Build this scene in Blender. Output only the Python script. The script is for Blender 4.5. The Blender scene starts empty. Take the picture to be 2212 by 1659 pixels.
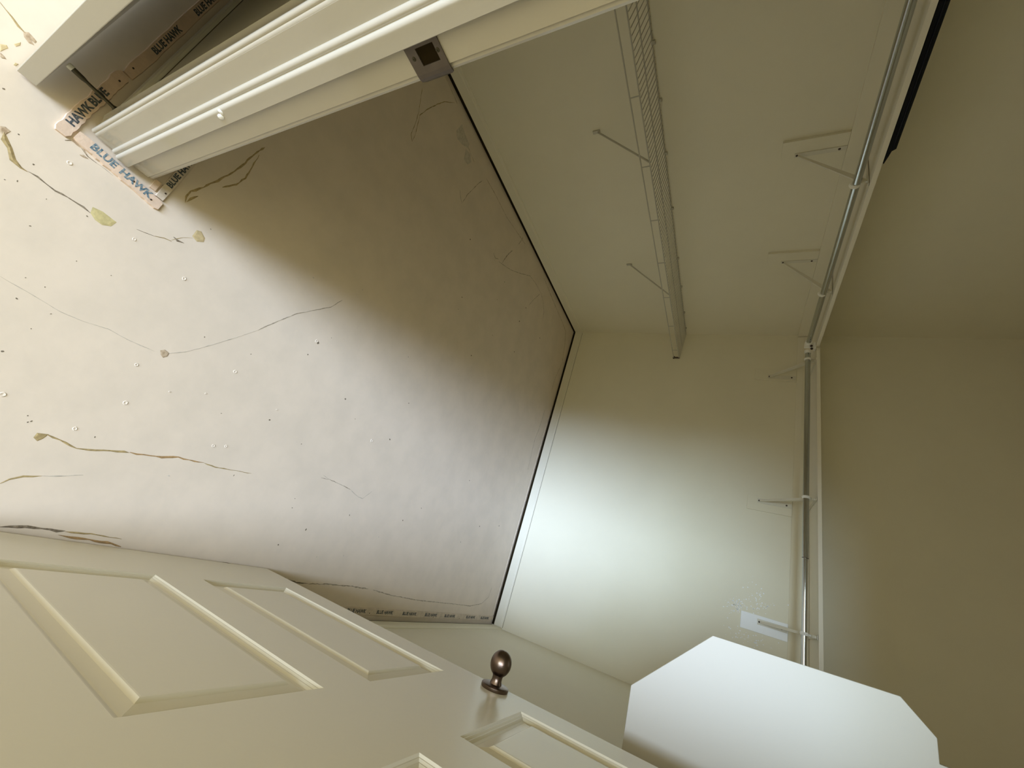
import bpy, bmesh, math, random
from mathutils import Vector, Matrix
random.seed(7)
S = bpy.context.scene
COL = S.collection

# ---------------------------------------------------------------- camera, world, light, exposure
cam_d = bpy.data.cameras.new('camera'); cam = bpy.data.objects.new('camera', cam_d); COL.objects.link(cam)
cam_d.sensor_width = 36.0; cam_d.lens = 36.0 * 889.69 / 2212.0; cam_d.clip_start = 0.02
YAW, PITCH, ROLL = 0.449876, 0.507887, 0.088979
def camera_matrix():
    cy, sy, cp, sp, cr, sr = (math.cos(YAW), math.sin(YAW), math.cos(PITCH), math.sin(PITCH), math.cos(ROLL), math.sin(ROLL))
    Rz = Matrix(((cy, sy, 0), (-sy, cy, 0), (0, 0, 1)))
    B = Matrix(((1, 0, 0), (0, 0, -1), (0, 1, 0)))
    Rp = Matrix(((1, 0, 0), (0, cp, -sp), (0, sp, cp)))
    Rr = Matrix(((cr, -sr, 0), (sr, cr, 0), (0, 0, 1)))
    return Rr @ Rp @ B @ Rz
CM = camera_matrix()
xr, yr, zr = CM[0], CM[1], CM[2]           # image right, image down, forward of the upright view
right, up, back = -yr, -xr, -zr            # the phone was held on its side
cam.matrix_world = Matrix(((right.x, up.x, back.x, 0), (right.y, up.y, back.y, 0), (right.z, up.z, back.z, 1.5), (0, 0, 0, 1)))
S.camera = cam
S.view_settings.view_transform = 'Standard'; S.view_settings.look = 'None'
S.view_settings.gamma = 1.0; S.view_settings.use_curve_mapping = False
S.view_settings.exposure = 0.0
S.cycles.max_bounces = 14; S.cycles.diffuse_bounces = 8; S.cycles.glossy_bounces = 5
S.cycles.use_denoising = True

W = bpy.data.worlds.new('world'); S.world = W; W.use_nodes = True
W.node_tree.nodes['Background'].inputs[0].default_value = (1.0, 0.885, 0.49, 1)
W.node_tree.nodes['Background'].inputs[1].default_value = 1.70

def area(name, loc, rot, sx, sy, power, color, spread=math.pi):
    d = bpy.data.lights.new(name, 'AREA'); d.shape = 'RECTANGLE'; d.size = sx; d.size_y = sy
    d.energy = power; d.color = color; d.spread = spread
    o = bpy.data.objects.new(name, d); COL.objects.link(o); o.location = loc; o.rotation_euler = rot
    return o
# added soft sun lamps spread in height, standing in for daylight from behind
def sun(name, azim, elev, angle, strength, color):
    d = bpy.data.lights.new(name, 'SUN'); d.energy = strength; d.angle = math.radians(angle); d.color = color
    o = bpy.data.objects.new(name, d); COL.objects.link(o); o.location = (0.2, -6, 6)
    a, e = math.radians(azim), math.radians(elev)
    v = Vector((math.sin(a)*math.cos(e), -math.cos(a)*math.cos(e), math.sin(e)))       # towards the light
    o.rotation_euler = v.to_track_quat('Z', 'Y').to_euler()
    return o
sun('daylight_fill_low', 2.5, 9.0, 22.5, 3.0, (0.63, 0.82, 1.0))
sun('daylight_fill_mid', 3.0, 26, 21, 2.95, (0.52, 0.65, 1.0))
sun('daylight_fill_high', 3, 44, 20, 1.36, (0.86, 0.95, 1.0))

# ---------------------------------------------------------------- materials (all procedural)
def mat(name, col, rough=0.6, metal=0.0, var=0.0, vscale=6.0, bump=0.0, bscale=300.0, col2=None, spec=0.5, coat=0.0):
    m = bpy.data.materials.new(name); m.use_nodes = True
    nt = m.node_tree; b = nt.nodes['Principled BSDF']
    b.inputs['Base Color'].default_value = (*col, 1); b.inputs['Roughness'].default_value = rough
    b.inputs['Metallic'].default_value = metal; b.inputs['Specular IOR Level'].default_value = spec
    b.inputs['Coat Weight'].default_value = coat
    if var or bump:
        tc = nt.nodes.new('ShaderNodeTexCoord')
    if var:
        n = nt.nodes.new('ShaderNodeTexNoise'); n.inputs['Scale'].default_value = vscale; n.inputs['Detail'].default_value = 6
        n.inputs['Roughness'].default_value = 0.6
        nt.links.new(tc.outputs['Object'], n.inputs['Vector'])
        r = nt.nodes.new('ShaderNodeValToRGB')
        c2 = col2 or tuple(c * (1 - var) for c in col)
        r.color_ramp.elements[0].position = 0.35; r.color_ramp.elements[0].color = (*c2, 1)
        r.color_ramp.elements[1].position = 0.62; r.color_ramp.elements[1].color = (*col, 1)
        nt.links.new(n.outputs['Fac'], r.inputs['Fac']); nt.links.new(r.outputs['Color'], b.inputs['Base Color'])
    if bump:
        n2 = nt.nodes.new('ShaderNodeTexNoise'); n2.inputs['Scale'].default_value = bscale; n2.inputs['Detail'].default_value = 3
        nt.links.new(tc.outputs['Object'], n2.inputs['Vector'])
        bp = nt.nodes.new('ShaderNodeBump'); bp.inputs['Strength'].default_value = bump; bp.inputs['Distance'].default_value = 0.002
        nt.links.new(n2.outputs['Fac'], bp.inputs['Height']); nt.links.new(bp.outputs['Normal'], b.inputs['Normal'])
    return m
M = {}
M['wall'] = mat('wall_paint', (0.755, 0.715, 0.575), 0.62, bump=0.12, bscale=260, var=0.03, vscale=2.5)
M['ceil'] = mat('ceiling_paint', (0.76, 0.73, 0.62), 0.8, bump=0.2, bscale=180)
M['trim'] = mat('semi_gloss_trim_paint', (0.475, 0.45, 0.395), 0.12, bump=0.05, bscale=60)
M['door'] = mat('door_paint', (0.72, 0.68, 0.56), 0.24, bump=0.04, bscale=90)
M['floor'] = mat('bare_painted_slab', (0.695, 0.605, 0.497), 0.75, var=0.05, vscale=7, bump=0.15, bscale=45, col2=(0.645, 0.565, 0.465))
M['shelf'] = mat('shelf_paint', (0.78, 0.74, 0.63), 0.5)
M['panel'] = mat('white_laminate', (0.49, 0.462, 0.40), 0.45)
M['plate_white'] = mat('fresh_white_paint', (0.88, 0.90, 0.93), 0.5)
M['bracket'] = mat('painted_steel', (0.66, 0.63, 0.53), 0.45)
M['chrome'] = mat('chrome_tube', (0.50, 0.52, 0.51), 0.11, metal=1.0)
M['white_plastic'] = mat('white_plastic', (0.85, 0.84, 0.80), 0.4)
M['black'] = mat('black_metal', (0.004, 0.0045, 0.007), 0.45, spec=0.2)
M['dark'] = mat('recess_shade', (0.022, 0.016, 0.008), 0.9, spec=0.0)  # shade of gaps and holes put into a near-black colour
M['wire'] = mat('vinyl_wire', (0.47, 0.45, 0.38), 0.5)
M['bronze'] = mat('oil_rubbed_bronze', (0.16, 0.115, 0.085), 0.30, metal=1.0, bump=0.06, bscale=220)
M['nickel'] = mat('aged_strike_metal', (0.115, 0.095, 0.082), 0.45, metal=0.3, var=0.12, vscale=60)
M['brass_dark'] = mat('tarnished_brass', (0.055, 0.048, 0.028), 0.4, metal=0.6)
M['wood'] = mat('tack_strip_wood', (0.70, 0.54, 0.41), 0.75, var=0.14, vscale=35, bump=0.3, bscale=130)
M['wood_grey'] = mat('dusty_tack_strip_wood', (0.66, 0.57, 0.46), 0.8, var=0.2, vscale=35, bump=0.3, bscale=130)
M['ink'] = mat('blue_printing_ink', (0.05, 0.115, 0.16), 0.7, var=0.5, vscale=160, col2=(0.30, 0.34, 0.34))
M['ink_dark'] = mat('dark_blue_printing_ink', (0.022, 0.032, 0.042), 0.7, var=0.5, vscale=160, col2=(0.14, 0.15, 0.15))
M['rubber'] = mat('white_rubber', (0.80, 0.79, 0.70), 0.6)
M['iron'] = mat('rusty_nail', (0.05, 0.03, 0.02), 0.7)
DEC = {'glue': mat('carpet_glue', (0.42, 0.32, 0.15), 0.7, var=0.4, vscale=90),
       'rust': mat('rusty_glue', (0.42, 0.27, 0.12), 0.7, var=0.35, vscale=90),
       'dark': mat('dark_grime', (0.13, 0.10, 0.065), 0.85, var=0.5, vscale=110, col2=(0.3, 0.25, 0.18)),
       'crack': mat('hairline_crack', (0.24, 0.20, 0.14), 0.9, var=0.4, vscale=70, col2=(0.46, 0.41, 0.33)),
       'faint': mat('faint_scratch', (0.40, 0.36, 0.30), 0.9, var=0.2, vscale=70, col2=(0.55, 0.50, 0.42)),
       'patch': mat('dried_adhesive', (0.60, 0.52, 0.26), 0.6, var=0.25, vscale=60),
       'patch2': mat('tan_adhesive', (0.58, 0.46, 0.25), 0.65, var=0.25, vscale=60),
       'brown': mat('brown_residue', (0.33, 0.24, 0.15), 0.85, var=0.4, vscale=110, col2=(0.52, 0.42, 0.30)),
       'smudge': mat('grey_smudge', (0.50, 0.45, 0.37), 0.85, var=0.2, vscale=60, col2=(0.62, 0.57, 0.49)),
       'grime': mat('wall_edge_grime', (0.22, 0.17, 0.09), 0.9, var=0.5, vscale=50, col2=(0.55, 0.47, 0.36))}
M['pit'] = mat('pit_in_slab', (0.16, 0.13, 0.09), 0.9)
M['soft'] = mat('soft_spot', (0.52, 0.48, 0.42), 0.9)
M['chip'] = mat('white_chip', (0.72, 0.64, 0.54), 0.8, spec=0.2)

# ---------------------------------------------------------------- mesh helpers
def bm_box(bm, x0, x1, y0, y1, z0, z1):
    x0, x1 = min(x0, x1), max(x0, x1); y0, y1 = min(y0, y1), max(y0, y1); z0, z1 = min(z0, z1), max(z0, z1)
    v = [bm.verts.new(p) for p in ((x0,y0,z0),(x1,y0,z0),(x1,y1,z0),(x0,y1,z0),(x0,y0,z1),(x1,y0,z1),(x1,y1,z1),(x0,y1,z1))]
    for f in ((3,2,1,0),(4,5,6,7),(0,1,5,4),(1,2,6,5),(2,3,7,6),(3,0,4,7)): bm.faces.new([v[i] for i in f])
    return v
def bm_prism(bm, pts, axis, a, b):
    """closed polygon swept along an axis ('x','y','z') from a to b"""
    def P(p, t):
        return {'x': (t, p[0], p[1]), 'y': (p[0], t, p[1]), 'z': (p[0], p[1], t)}[axis]
    lo = [bm.verts.new(P(p, a)) for p in pts]; hi = [bm.verts.new(P(p, b)) for p in pts]
    n = len(pts)
    bm.faces.new(lo); bm.faces.new(hi[::-1])
    for i in range(n):
        j = (i + 1) % n; bm.faces.new((lo[j], lo[i], hi[i], hi[j]))
def frame(d):
    d = d.normalized(); a = Vector((0, 0, 1)) if abs(d.z) < 0.9 else Vector((1, 0, 0))
    u = d.cross(a).normalized(); return u, d.cross(u).normalized()
def bm_tube(bm, pts, r, n=10, caps=True):
    pts = [Vector(p) for p in pts]; rings = []
    u = None
    for i, p in enumerate(pts):
        d = (pts[min(i+1, len(pts)-1)] - pts[max(i-1, 0)]).normalized()
        if u is None: u, w = frame(d)
        else:
            u = (u - d * u.dot(d)).normalized(); w = d.cross(u)
        rr = r[i] if isinstance(r, (list, tuple)) else r
        rings.append([bm.verts.new(p + (u*math.cos(t*2*math.pi/n) + w*math.sin(t*2*math.pi/n))*rr) for t in range(n)])
    for a, b in zip(rings, rings[1:]):
        for i in range(n):
            j = (i+1) % n; bm.faces.new((a[i], a[j], b[j], b[i]))
    if caps: bm.faces.new(rings[0][::-1]); bm.faces.new(rings[-1])
def bm_lathe(bm, prof, org, axis, n=32):
    """prof: (distance along axis, radius)"""
    bm_tube_pts = [Vector(org) + Vector(axis).normalized()*t for t, _ in prof]
    d = Vector(axis).normalized(); u, w = frame(d); rings = []
    for p, (t, r) in zip(bm_tube_pts, prof):
        rings.append([bm.verts.new(p + (u*math.cos(k*2*math.pi/n) + w*math.sin(k*2*math.pi/n))*max(r, 1e-5)) for k in range(n)])
    for a, b in zip(rings, rings[1:]):
        for i in range(n):
            j = (i+1) % n; bm.faces.new((a[i], a[j], b[j], b[i]))
    bm.faces.new(rings[0][::-1]); bm.faces.new(rings[-1])
def finish(bm, name, m, parent=None, smooth=False, bevel=0.0, angle=35):
    bmesh.ops.remove_doubles(bm, verts=bm.verts, dist=1e-6)
    bmesh.ops.recalc_face_normals(bm, faces=bm.faces)
    if parent is not None:
        off = Vector(parent.location)
        p = parent.parent
        while p is not None: off += Vector(p.location); p = p.parent
        bmesh.ops.translate(bm, verts=bm.verts, vec=-off)
    me = bpy.data.meshes.new(name); bm.to_mesh(me); bm.free()
    o = bpy.data.objects.new(name, me); COL.objects.link(o)
    me.materials.append(m)
    if smooth:
        for p in me.polygons: p.use_smooth = True
        me.set_sharp_from_angle(angle=math.radians(angle))
    if bevel:
        md = o.modifiers.new('bevel', 'BEVEL'); md.width = bevel; md.segments = 2; md.limit_method = 'ANGLE'
        md.harden_normals = False
    if parent is not None: o.parent = parent
    return o
def box(name, m, parent, *b, bevel=0.0):
    bm = bmesh.new(); bm_box(bm, *b); return finish(bm, name, m, parent, bevel=bevel)
def tube(name, m, parent, pts, r, n=12):
    bm = bmesh.new(); bm_tube(bm, pts, r, n); return finish(bm, name, m, parent, smooth=True)
def tag(o, label, cat=None, group=None, kind=None):
    o['label'] = label
    if cat: o['category'] = cat
    if group: o['group'] = group
    if kind: o['kind'] = kind
    return o
def struct(o, label=None):
    o['kind'] = 'structure'
    if label: o['label'] = label
    return o
def thing(name, label, cat, loc=(0, 0, 0), group=None):
    o = bpy.data.objects.new(name, None); COL.objects.link(o); o.location = loc; o.empty_display_size = 0.05
    return tag(o, label, cat, group)
def empty_struct(name, loc=(0, 0, 0)):
    o = bpy.data.objects.new(name, None); COL.objects.link(o); o.location = loc; o.empty_display_size = 0.05
    o['kind'] = 'structure'; return o
def share(src, parent, vec):
    """copy of a part that shares its mesh, moved by vec, under parent"""
    c = src.copy(); COL.objects.link(c); c.parent = parent; c.location = Vector(src.location) + Vector(vec); return c

# ---------------------------------------------------------------- room shell
XL, XR, YB, ZC = -2.197, 0.459, 3.234, 3.10      # closet: left wall, right wall, back wall, ceiling
YF0, YF1 = 0.110, 0.224                          # the wall with the doorway: room face, closet face
JL, JR = -0.648, 0.330                           # door jamb faces
HZ = 2.165                                       # head jamb
RL, RR, RY, RC = -1.66, 3.0, -2.60, 5.0           # unseen room behind the photographer, ceiling raised to let the high lamp in
floor = struct(box('floor', M['floor'], None, -2.4, 3.15, -4.1, 3.4, -0.06, 0.0))
struct(box('ceiling', M['ceil'], None, XL - 0.1, XR + 0.1, YF1, YB + 0.1, ZC, ZC + 0.06))
struct(box('ceiling_room', M['ceil'], None, RL - 0.1, RR + 0.1, RY - 0.1, YF1, RC, RC + 0.06))
struct(box('wall_left', M['wall'], None, XL - 0.1, XL, YF1, YB, 0, ZC))
struct(box('wall_back', M['wall'], None, XL - 0.1, XR + 0.1, YB, YB + 0.1, 0, ZC))
struct(box('wall_right', M['wall'], None, XR, XR + 0.1, YF1, YB, 0, ZC))
bm = bmesh.new()
bm_box(bm, XL - 0.1, JL - 0.02, YF0, YF1, 0, RC); bm_box(bm, JR + 0.02, RR + 0.1, YF0, YF1, 0, RC)
bm_box(bm, JL - 0.02, JR + 0.02, YF0, YF1, HZ + 0.02, RC)
struct(finish(bm, 'wall_front', M['wall']))
struct(box('wall_room_left', M['wall'], None, RL - 0.1, RL, RY, YF0, 0, RC))
struct(box('wall_room_right', M['wall'], None, RR, RR + 0.1, RY, YF0, 0, RC))
WX0, WX1, WZ0, WZ1 = -1.56, 2.90, 0.10, 4.92     # invented opening in the unseen end wall, sized to admit the sun lamps
bm = bmesh.new()
bm_box(bm, RL - 0.1, WX0, RY - 0.1, RY, 0, RC); bm_box(bm, WX1, RR + 0.1, RY - 0.1, RY, 0, RC)
bm_box(bm, WX0, WX1, RY - 0.1, RY, 0, WZ0); bm_box(bm, WX0, WX1, RY - 0.1, RY, WZ1, RC)
struct(finish(bm, 'wall_room_back', M['wall']))
w1 = empty_struct('added_window_1', (WX0, RY, WZ0))  # made-up frame round the added light opening, out of view
bm = bmesh.new()
for b in ((WX0, WX0+.04), (WX1-.04, WX1)): bm_box(bm, b[0], b[1], RY-.07, RY-.02, WZ0, WZ1)
for b in ((WZ0, WZ0+.04), (WZ1-.04, WZ1)): bm_box(bm, WX0, WX1, RY-.07, RY-.02, b[0], b[1])
finish(bm, 'added_window_frame', M['trim'], w1)

def baseboard(name, axis, wall, a, b, sgn, z0=0.021, z1=0.090, th=0.010, m='wall'):
    """profile lies against the plane axis=wall, protruding by sgn*th"""
    prof = [(0, z0), (th, z0), (th, z1 - 0.016), (th * .75, z1 - 0.012), (th * .7, z1 - 0.004), (th * .3, z1), (0, z1)]
    bm = bmesh.new()
    bm_prism(bm, [(wall + sgn * p, z) for p, z in prof], 'y' if axis == 'x' else 'x', a, b)
    o = struct(finish(bm, name, M[m]))
    w0, w1 = wall, wall + sgn * (th * 0.55)          # near-black strip painting the shade between the skirting and the bare slab
    if axis == 'x': box('floor_gap_shade', M['dark'], o, w0, w1, a, b, 0.0004, z0 + 0.001)
    else: box('floor_gap_shade', M['dark'], o, a, b, w0, w1, 0.0004, z0 + 0.001)
    return o
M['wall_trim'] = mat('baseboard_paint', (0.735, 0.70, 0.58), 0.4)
M['hair'] = mat('caulk_crack', (0.12, 0.10, 0.07), 0.9)
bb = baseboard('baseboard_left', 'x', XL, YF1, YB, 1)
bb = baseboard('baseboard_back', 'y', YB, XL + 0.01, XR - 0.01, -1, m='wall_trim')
box('caulk_gap', M['hair'], bb, XL + 0.01, XR - 0.01, YB - 0.0014, YB + 0.001, 0.0895, 0.0918)
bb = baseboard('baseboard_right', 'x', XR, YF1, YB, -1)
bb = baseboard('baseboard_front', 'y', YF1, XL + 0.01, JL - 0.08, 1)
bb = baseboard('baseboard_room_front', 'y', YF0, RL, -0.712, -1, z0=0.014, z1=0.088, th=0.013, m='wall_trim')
box('caulk_gap', M['hair'], bb, RL, -0.712, YF0 - 0.0016, YF0 + 0.001, 0.0875, 0.0905)

# door jamb on the strike side, with its moulded stop, casings and strike plate
def arc(cx, cy, r, a0, a1, n=6):
    return [(cx + r*math.cos(math.radians(a0 + (a1-a0)*i/n)), cy + r*math.sin(math.radians(a0 + (a1-a0)*i/n))) for i in range(n+1)]
tj = empty_struct('trim_1', (JL, 0.16, 0))
ZJ0 = 0.012
bm = bmesh.new(); bm_prism(bm, [(JL - 0.02, 0.108), (JL, 0.108), (JL, 0.228), (JL - 0.02, 0.228)], 'z', ZJ0, HZ)
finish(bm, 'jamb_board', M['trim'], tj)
bm = bmesh.new()                                   # stop: two beads on the room side, square on the door side
sp = [(JL - 0.0005, 0.143)] + arc(JL, 0.1500, 0.0070, -85, 25, 7) + [(JL + 0.0056, 0.1545)] + arc(JL + 0.0066, 0.1625, 0.0076, -95, 10, 8) + [(JL + 0.0140, 0.1860), (JL + 0.013, 0.1870), (JL - 0.0005, 0.1870)]
bm_prism(bm, sp, 'z', ZJ0, HZ)
stop = finish(bm, 'door_stop_moulding', M['trim'], tj, smooth=True, angle=30)
bm = bmesh.new()                                   # casing on the room side
cp = [(JL - 0.064, 0.111), (JL - 0.064, 0.092), (JL - 0.058, 0.0905), (JL - 0.05, 0.094), (JL - 0.022, 0.0965), (JL - 0.016, 0.0950)] + arc(JL - 0.0090, 0.0990, 0.0060, -150, 25, 8) + arc(JL - 0.0085, 0.1075, 0.0075, -70, 20, 6) + [(JL - 0.0035, 0.111)]
bm_prism(bm, cp, 'z', ZJ0, HZ + 0.06)
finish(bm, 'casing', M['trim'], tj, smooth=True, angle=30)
bm = bmesh.new()                                   # casing on the closet side
cp = [(JL - 0.062, 0.223)] + [(JL - 0.062, 0.236), (JL - 0.02, 0.240), (JL - 0.006, 0.2385), (JL - 0.0035, 0.2345), (JL - 0.0035, 0.2285), (JL - 0.006, 0.223)]
bm_prism(bm, cp, 'z', ZJ0, HZ + 0.06)
finish(bm, 'closet_casing', M['trim'], tj, smooth=True, angle=30)
bm = bmesh.new()
bmesh.ops.create_icosphere(bm, subdivisions=2, radius=0.006, matrix=Matrix.Translation((JL + 0.0142, 0.170, 0.519)) @ Matrix.Diagonal((0.4, 1, 1.5, 1)))
bmesh.ops.create_icosphere(bm, subdivisions=2, radius=0.005, matrix=Matrix.Translation((JL + 0.0142, 0.163, 0.531)) @ Matrix.Diagonal((0.4, 1.2, 1, 1)))
finish(bm, 'paint_blob', M['plate_white'], tj, smooth=True)
# strike plate: a plate with a square hole, a curved lip and two screws
sz0, sz1, hz0, hz1, hy0, hy1 = 1.005, 1.069, 1.0245, 1.0585, 0.1945, 0.2190
sx = JL + 0.0016
bm = bmesh.new()
ys = [0.1885, hy0, hy1, 0.229, 0.2345, 0.2395, 0.2425]; xs = [sx, sx, sx, sx, sx - 0.0008, sx - 0.0035, sx - 0.0075]
lo, hi = [], []
zs = [sz0, hz0, hz1, sz1]
grid = [[bm.verts.new((xs[i], ys[i], zs[j] + (0.006*(1 if j == 0 else -1 if j == 3 else 0) if i == 6 else 0))) for j in range(4)] for i in range(7)]
for i in range(6):
    for j in range(3):
        if i == 1 and j == 1: continue
        bm.faces.new((grid[i][j], grid[i+1][j], grid[i+1][j+1], grid[i][j+1]))
strike = finish(bm, 'strike_plate', M['nickel'], tj)
md = strike.modifiers.new('solid', 'SOLIDIFY'); md.thickness = 0.0018; md.offset = 0
bm = bmesh.new(); bm_box(bm, JL - 0.018, JL + 0.0006, hy0, hy1, hz0, hz1)
bm.faces.ensure_lookup_table()
o = finish(bm, 'latch_hole_shade', M['dark'], strike)  # near-black block, the shade inside the hole painted as colour
for z in (1.0145, 1.0615):
    bm = bmesh.new(); bm_lathe(bm, [(0, 0.0036), (0.0006, 0.0034), (0.0010, 0.0012), (0.0004, 0.0010)], (sx + 0.0006, 0.2060, z), (1, 0, 0), 12)
    finish(bm, 'screw', M['brass_dark'], strike, smooth=True)
# hinge-side jamb and head
t2 = empty_struct('trim_2', (JR, 0.16, 0))
box('jamb_board', M['trim'], t2, JR, JR + 0.02, 0.108, 0.228, ZJ0, HZ)
box('door_stop_moulding', M['trim'], t2, JR - 0.012, JR + 0.0005, 0.148, 0.187, ZJ0, HZ)
box('casing', M['trim'], t2, JR + 0.004, JR + 0.064, 0.094, 0.1105, ZJ0, HZ + 0.06)
t3 = empty_struct('trim_3', (JL, 0.16, HZ))
box('head_jamb', M['trim'], t3, JL - 0.02, JR + 0.02, 0.108, 0.228, HZ, HZ + 0.02)
box('head_casing', M['trim'], t3, JL - 0.064, JR + 0.064, 0.094, 0.1105, HZ + 0.061, HZ + 0.12)

# ---------------------------------------------------------------- closet door, opened into the closet
DX, DY0, DY1, DZ0, DZ1 = 0.286, 0.240, 1.168, 0.014, 2.150
d1 = empty_struct('door_1', (DX, DY0, 0))
PY = [(0.366, 0.680), (0.800, 1.074)]
PZ = [(0.262, 0.910), (1.128, 1.760), (1.880, 2.030)]
bm = bmesh.new()
yl = [DY0, PY[0][0], PY[0][1], PY[1][0], PY[1][1], DY1]
zl = [DZ0] + [z for p in PZ for z in p] + [DZ1]
g = [[bm.verts.new((DX, y, z)) for z in zl] for y in yl]
for i in range(5):
    for j in range(len(zl) - 1):
        if i in (1, 3) and j in (1, 3, 5): continue
        bm.faces.new((g[i][j], g[i][j+1], g[i+1][j+1], g[i+1][j]))
B = [bm.verts.new((DX + 0.036, y, z)) for y, z in ((DY0, DZ0), (DY1, DZ0), (DY1, DZ1), (DY0, DZ1))]
bm.faces.new(B)
n = len(zl)
bm.faces.new([g[0][j] for j in range(n)][::-1] + [B[0], B[3]])
bm.faces.new([g[5][j] for j in range(n)] + [B[2], B[1]])
bm.faces.new([g[i][0] for i in range(6)] + [B[1], B[0]])
bm.faces.new([g[i][-1] for i in range(6)][::-1] + [B[3], B[2]])
slab = finish(bm, 'door_slab', M['door'], d1)
prof = [(0.0, 0.0), (0.003, 0.0032), (0.0048, 0.0034), (0.0080, 0.0062), (0.0098, 0.0064), (0.0140, 0.0100), (0.019, 0.0112), (0.0215, 0.0100), (0.0395, 0.0066), (0.0455, 0.0022), (0.048, 0.0019)]
for (y0, y1) in PY:
    for (z0, z1) in PZ:
        bm = bmesh.new(); loops = []
        for o_, dp in prof:
            loops.append([bm.verts.new((DX + dp, y, z)) for y, z in ((y0+o_, z0+o_), (y1-o_, z0+o_), (y1-o_, z1-o_), (y0+o_, z1-o_))])
        for a, b in zip(loops, loops[1:]):
            for i in range(4):
                j = (i+1) % 4; bm.faces.new((a[i], a[j], b[j], b[i]))
        bm.faces.new(loops[-1])
        finish(bm, 'raised_panel', M['door'], d1)
# knob on a round rosette
KY, KZ = 1.133, 1.028
knob = box('knob_spindle', M['bronze'], d1, DX - 0.004, DX + 0.03, KY - 0.005, KY + 0.005, KZ - 0.005, KZ + 0.005)
knob.name = 'door_knob'
bm = bmesh.new(); bm_lathe(bm, [(0, 0.0335), (0.002, 0.0345), (0.0075, 0.0345), (0.0085, 0.0335), (0.0095, 0.030), (0.0105, 0.018), (0.011, 0.014)], (DX, KY, KZ), (-1, 0, 0), 40)
finish(bm, 'rosette', M['bronze'], knob, smooth=True)
bm = bmesh.new(); bm_lathe(bm, [(0.0095, 0.0155), (0.0125, 0.0145), (0.019, 0.0125), (0.026, 0.0125), (0.030, 0.014)], (DX, KY, KZ), (-1, 0, 0), 32)
finish(bm, 'neck', M['bronze'], knob, smooth=True)
bm = bmesh.new()
kp = []
for i in range(17):
    t = math.pi * i / 16
    kp.append((0.055 - 0.029*math.cos(t), 0.0265*math.sin(t)**0.92 if 0 < i < 16 else 0.0))
bm_lathe(bm, kp, (DX, KY, KZ), (-1, 0, 0), 40)
finish(bm, 'knob_ball', M['bronze'], knob, smooth=True, angle=60)
for z in (0.25, 1.08, 1.92):
    tube('hinge', M['bronze'], d1, [(DX - 0.002, DY0 - 0.006, z - 0.045), (DX - 0.002, DY0 - 0.006, z + 0.045)], 0.006, 10)

# door of the room, standing open against the closet wall
d2 = empty_struct('door_2', (-0.655, -0.030, 0))
bm = bmesh.new(); bm_box(bm, RL + 0.02, -0.6535, -0.0480, -0.0130, 0.010, 2.15)
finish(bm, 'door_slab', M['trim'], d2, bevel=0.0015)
bm = bmesh.new()
tube('hinge', M['brass_dark'], d2, [(RL + 0.014, -0.03, 0.2), (RL + 0.014, -0.03, 0.29)], 0.006, 10)
tube('hinge', M['brass_dark'], d2, [(RL + 0.014, -0.03, 1.8), (RL + 0.014, -0.03, 1.89)], 0.006, 10)

# ---------------------------------------------------------------- carpet tack strips left on the slab
def text_mesh(body, size, m, parent, org, direction, name='printed_lettering', sx=1.0):
    """flat printed letters on a horizontal face; direction is the reading direction in plan"""
    cu = bpy.data.curves.new(name, 'FONT'); cu.body = body; cu.size = size; cu.align_x = 'LEFT'; cu.align_y = 'CENTER'
    cu.offset = size * 0.042; cu.extrude = 0.0002; cu.resolution_u = 2
    to = bpy.data.objects.new(name + '_src', cu); COL.objects.link(to)
    dg = bpy.context.evaluated_depsgraph_get()
    me = bpy.data.meshes.new_from_object(to.evaluated_get(dg)); bpy.data.objects.remove(to)
    a = math.atan2(direction[1], direction[0])
    me.transform(Matrix.Rotation(a, 4, 'Z') @ Matrix.Diagonal((sx, 1, 1, 1)))
    off = Vector(parent.location)
    me.transform(Matrix.Translation(Vector(org) - off))
    me.materials.clear(); me.materials.append(m)
    o = bpy.data.objects.new(name, me); COL.objects.link(o); o.parent = parent
    return o
def strip(x0, x1, y0, y1, h, label, m, texts, ink, size, nails, ragged=0.0012, skew=0.0):
    t = thing('tack_strip', label, 'tack strip', ((x0+x1)/2, (y0+y1)/2, 0), 'carpet tack strips nailed along the skirting')
    along_y = (y1 - y0) > (x1 - x0)
    n = 24; L = (y1-y0) if along_y else (x1-x0)
    bm = bmesh.new(); rings = []
    for i in range(n + 1):
        s = i / n * L
        a = random.uniform(-1, 1)*ragged; b = random.uniform(-1, 1)*ragged
        e = 0.0025 if i in (0, n) else 0
        if along_y:
            k = skew * s / L
            q = [(x0+a+e+k, y0+s, 0.0002), (x1+b-e+k, y0+s, 0.0002), (x1+b-e-0.0015+k, y0+s, h), (x0+a+e+0.0015+k, y0+s, h)]
        else: q = [(x0+s, y0+a+e, 0.0002), (x0+s, y1+b-e, 0.0002), (x0+s, y1+b-e-0.0015, h), (x0+s, y0+a+e+0.0015, h)]
        rings.append([bm.verts.new(p) for p in q])
    for p, q in zip(rings, rings[1:]):
        for i in range(4): bm.faces.new((p[i], p[(i+1) % 4], q[(i+1) % 4], q[i]))
    bm.faces.new(rings[0][::-1]); bm.faces.new(rings[-1])
    finish(bm, 'wood_strip', m, t)
    for body, org, d in texts: text_mesh(body, size, ink, t, (org[0], org[1], h + 0.0001), d)
    for (x, y) in nails:
        bm = bmesh.new(); bm_lathe(bm, [(0, 0.0026), (0.0012, 0.0024), (0.0016, 0.0012)], (x, y, h - 0.0004), (0, 0, 1), 10)
        finish(bm, 'nail_head', M['iron'], t, smooth=True)
    return t
H = 0.0065
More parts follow.
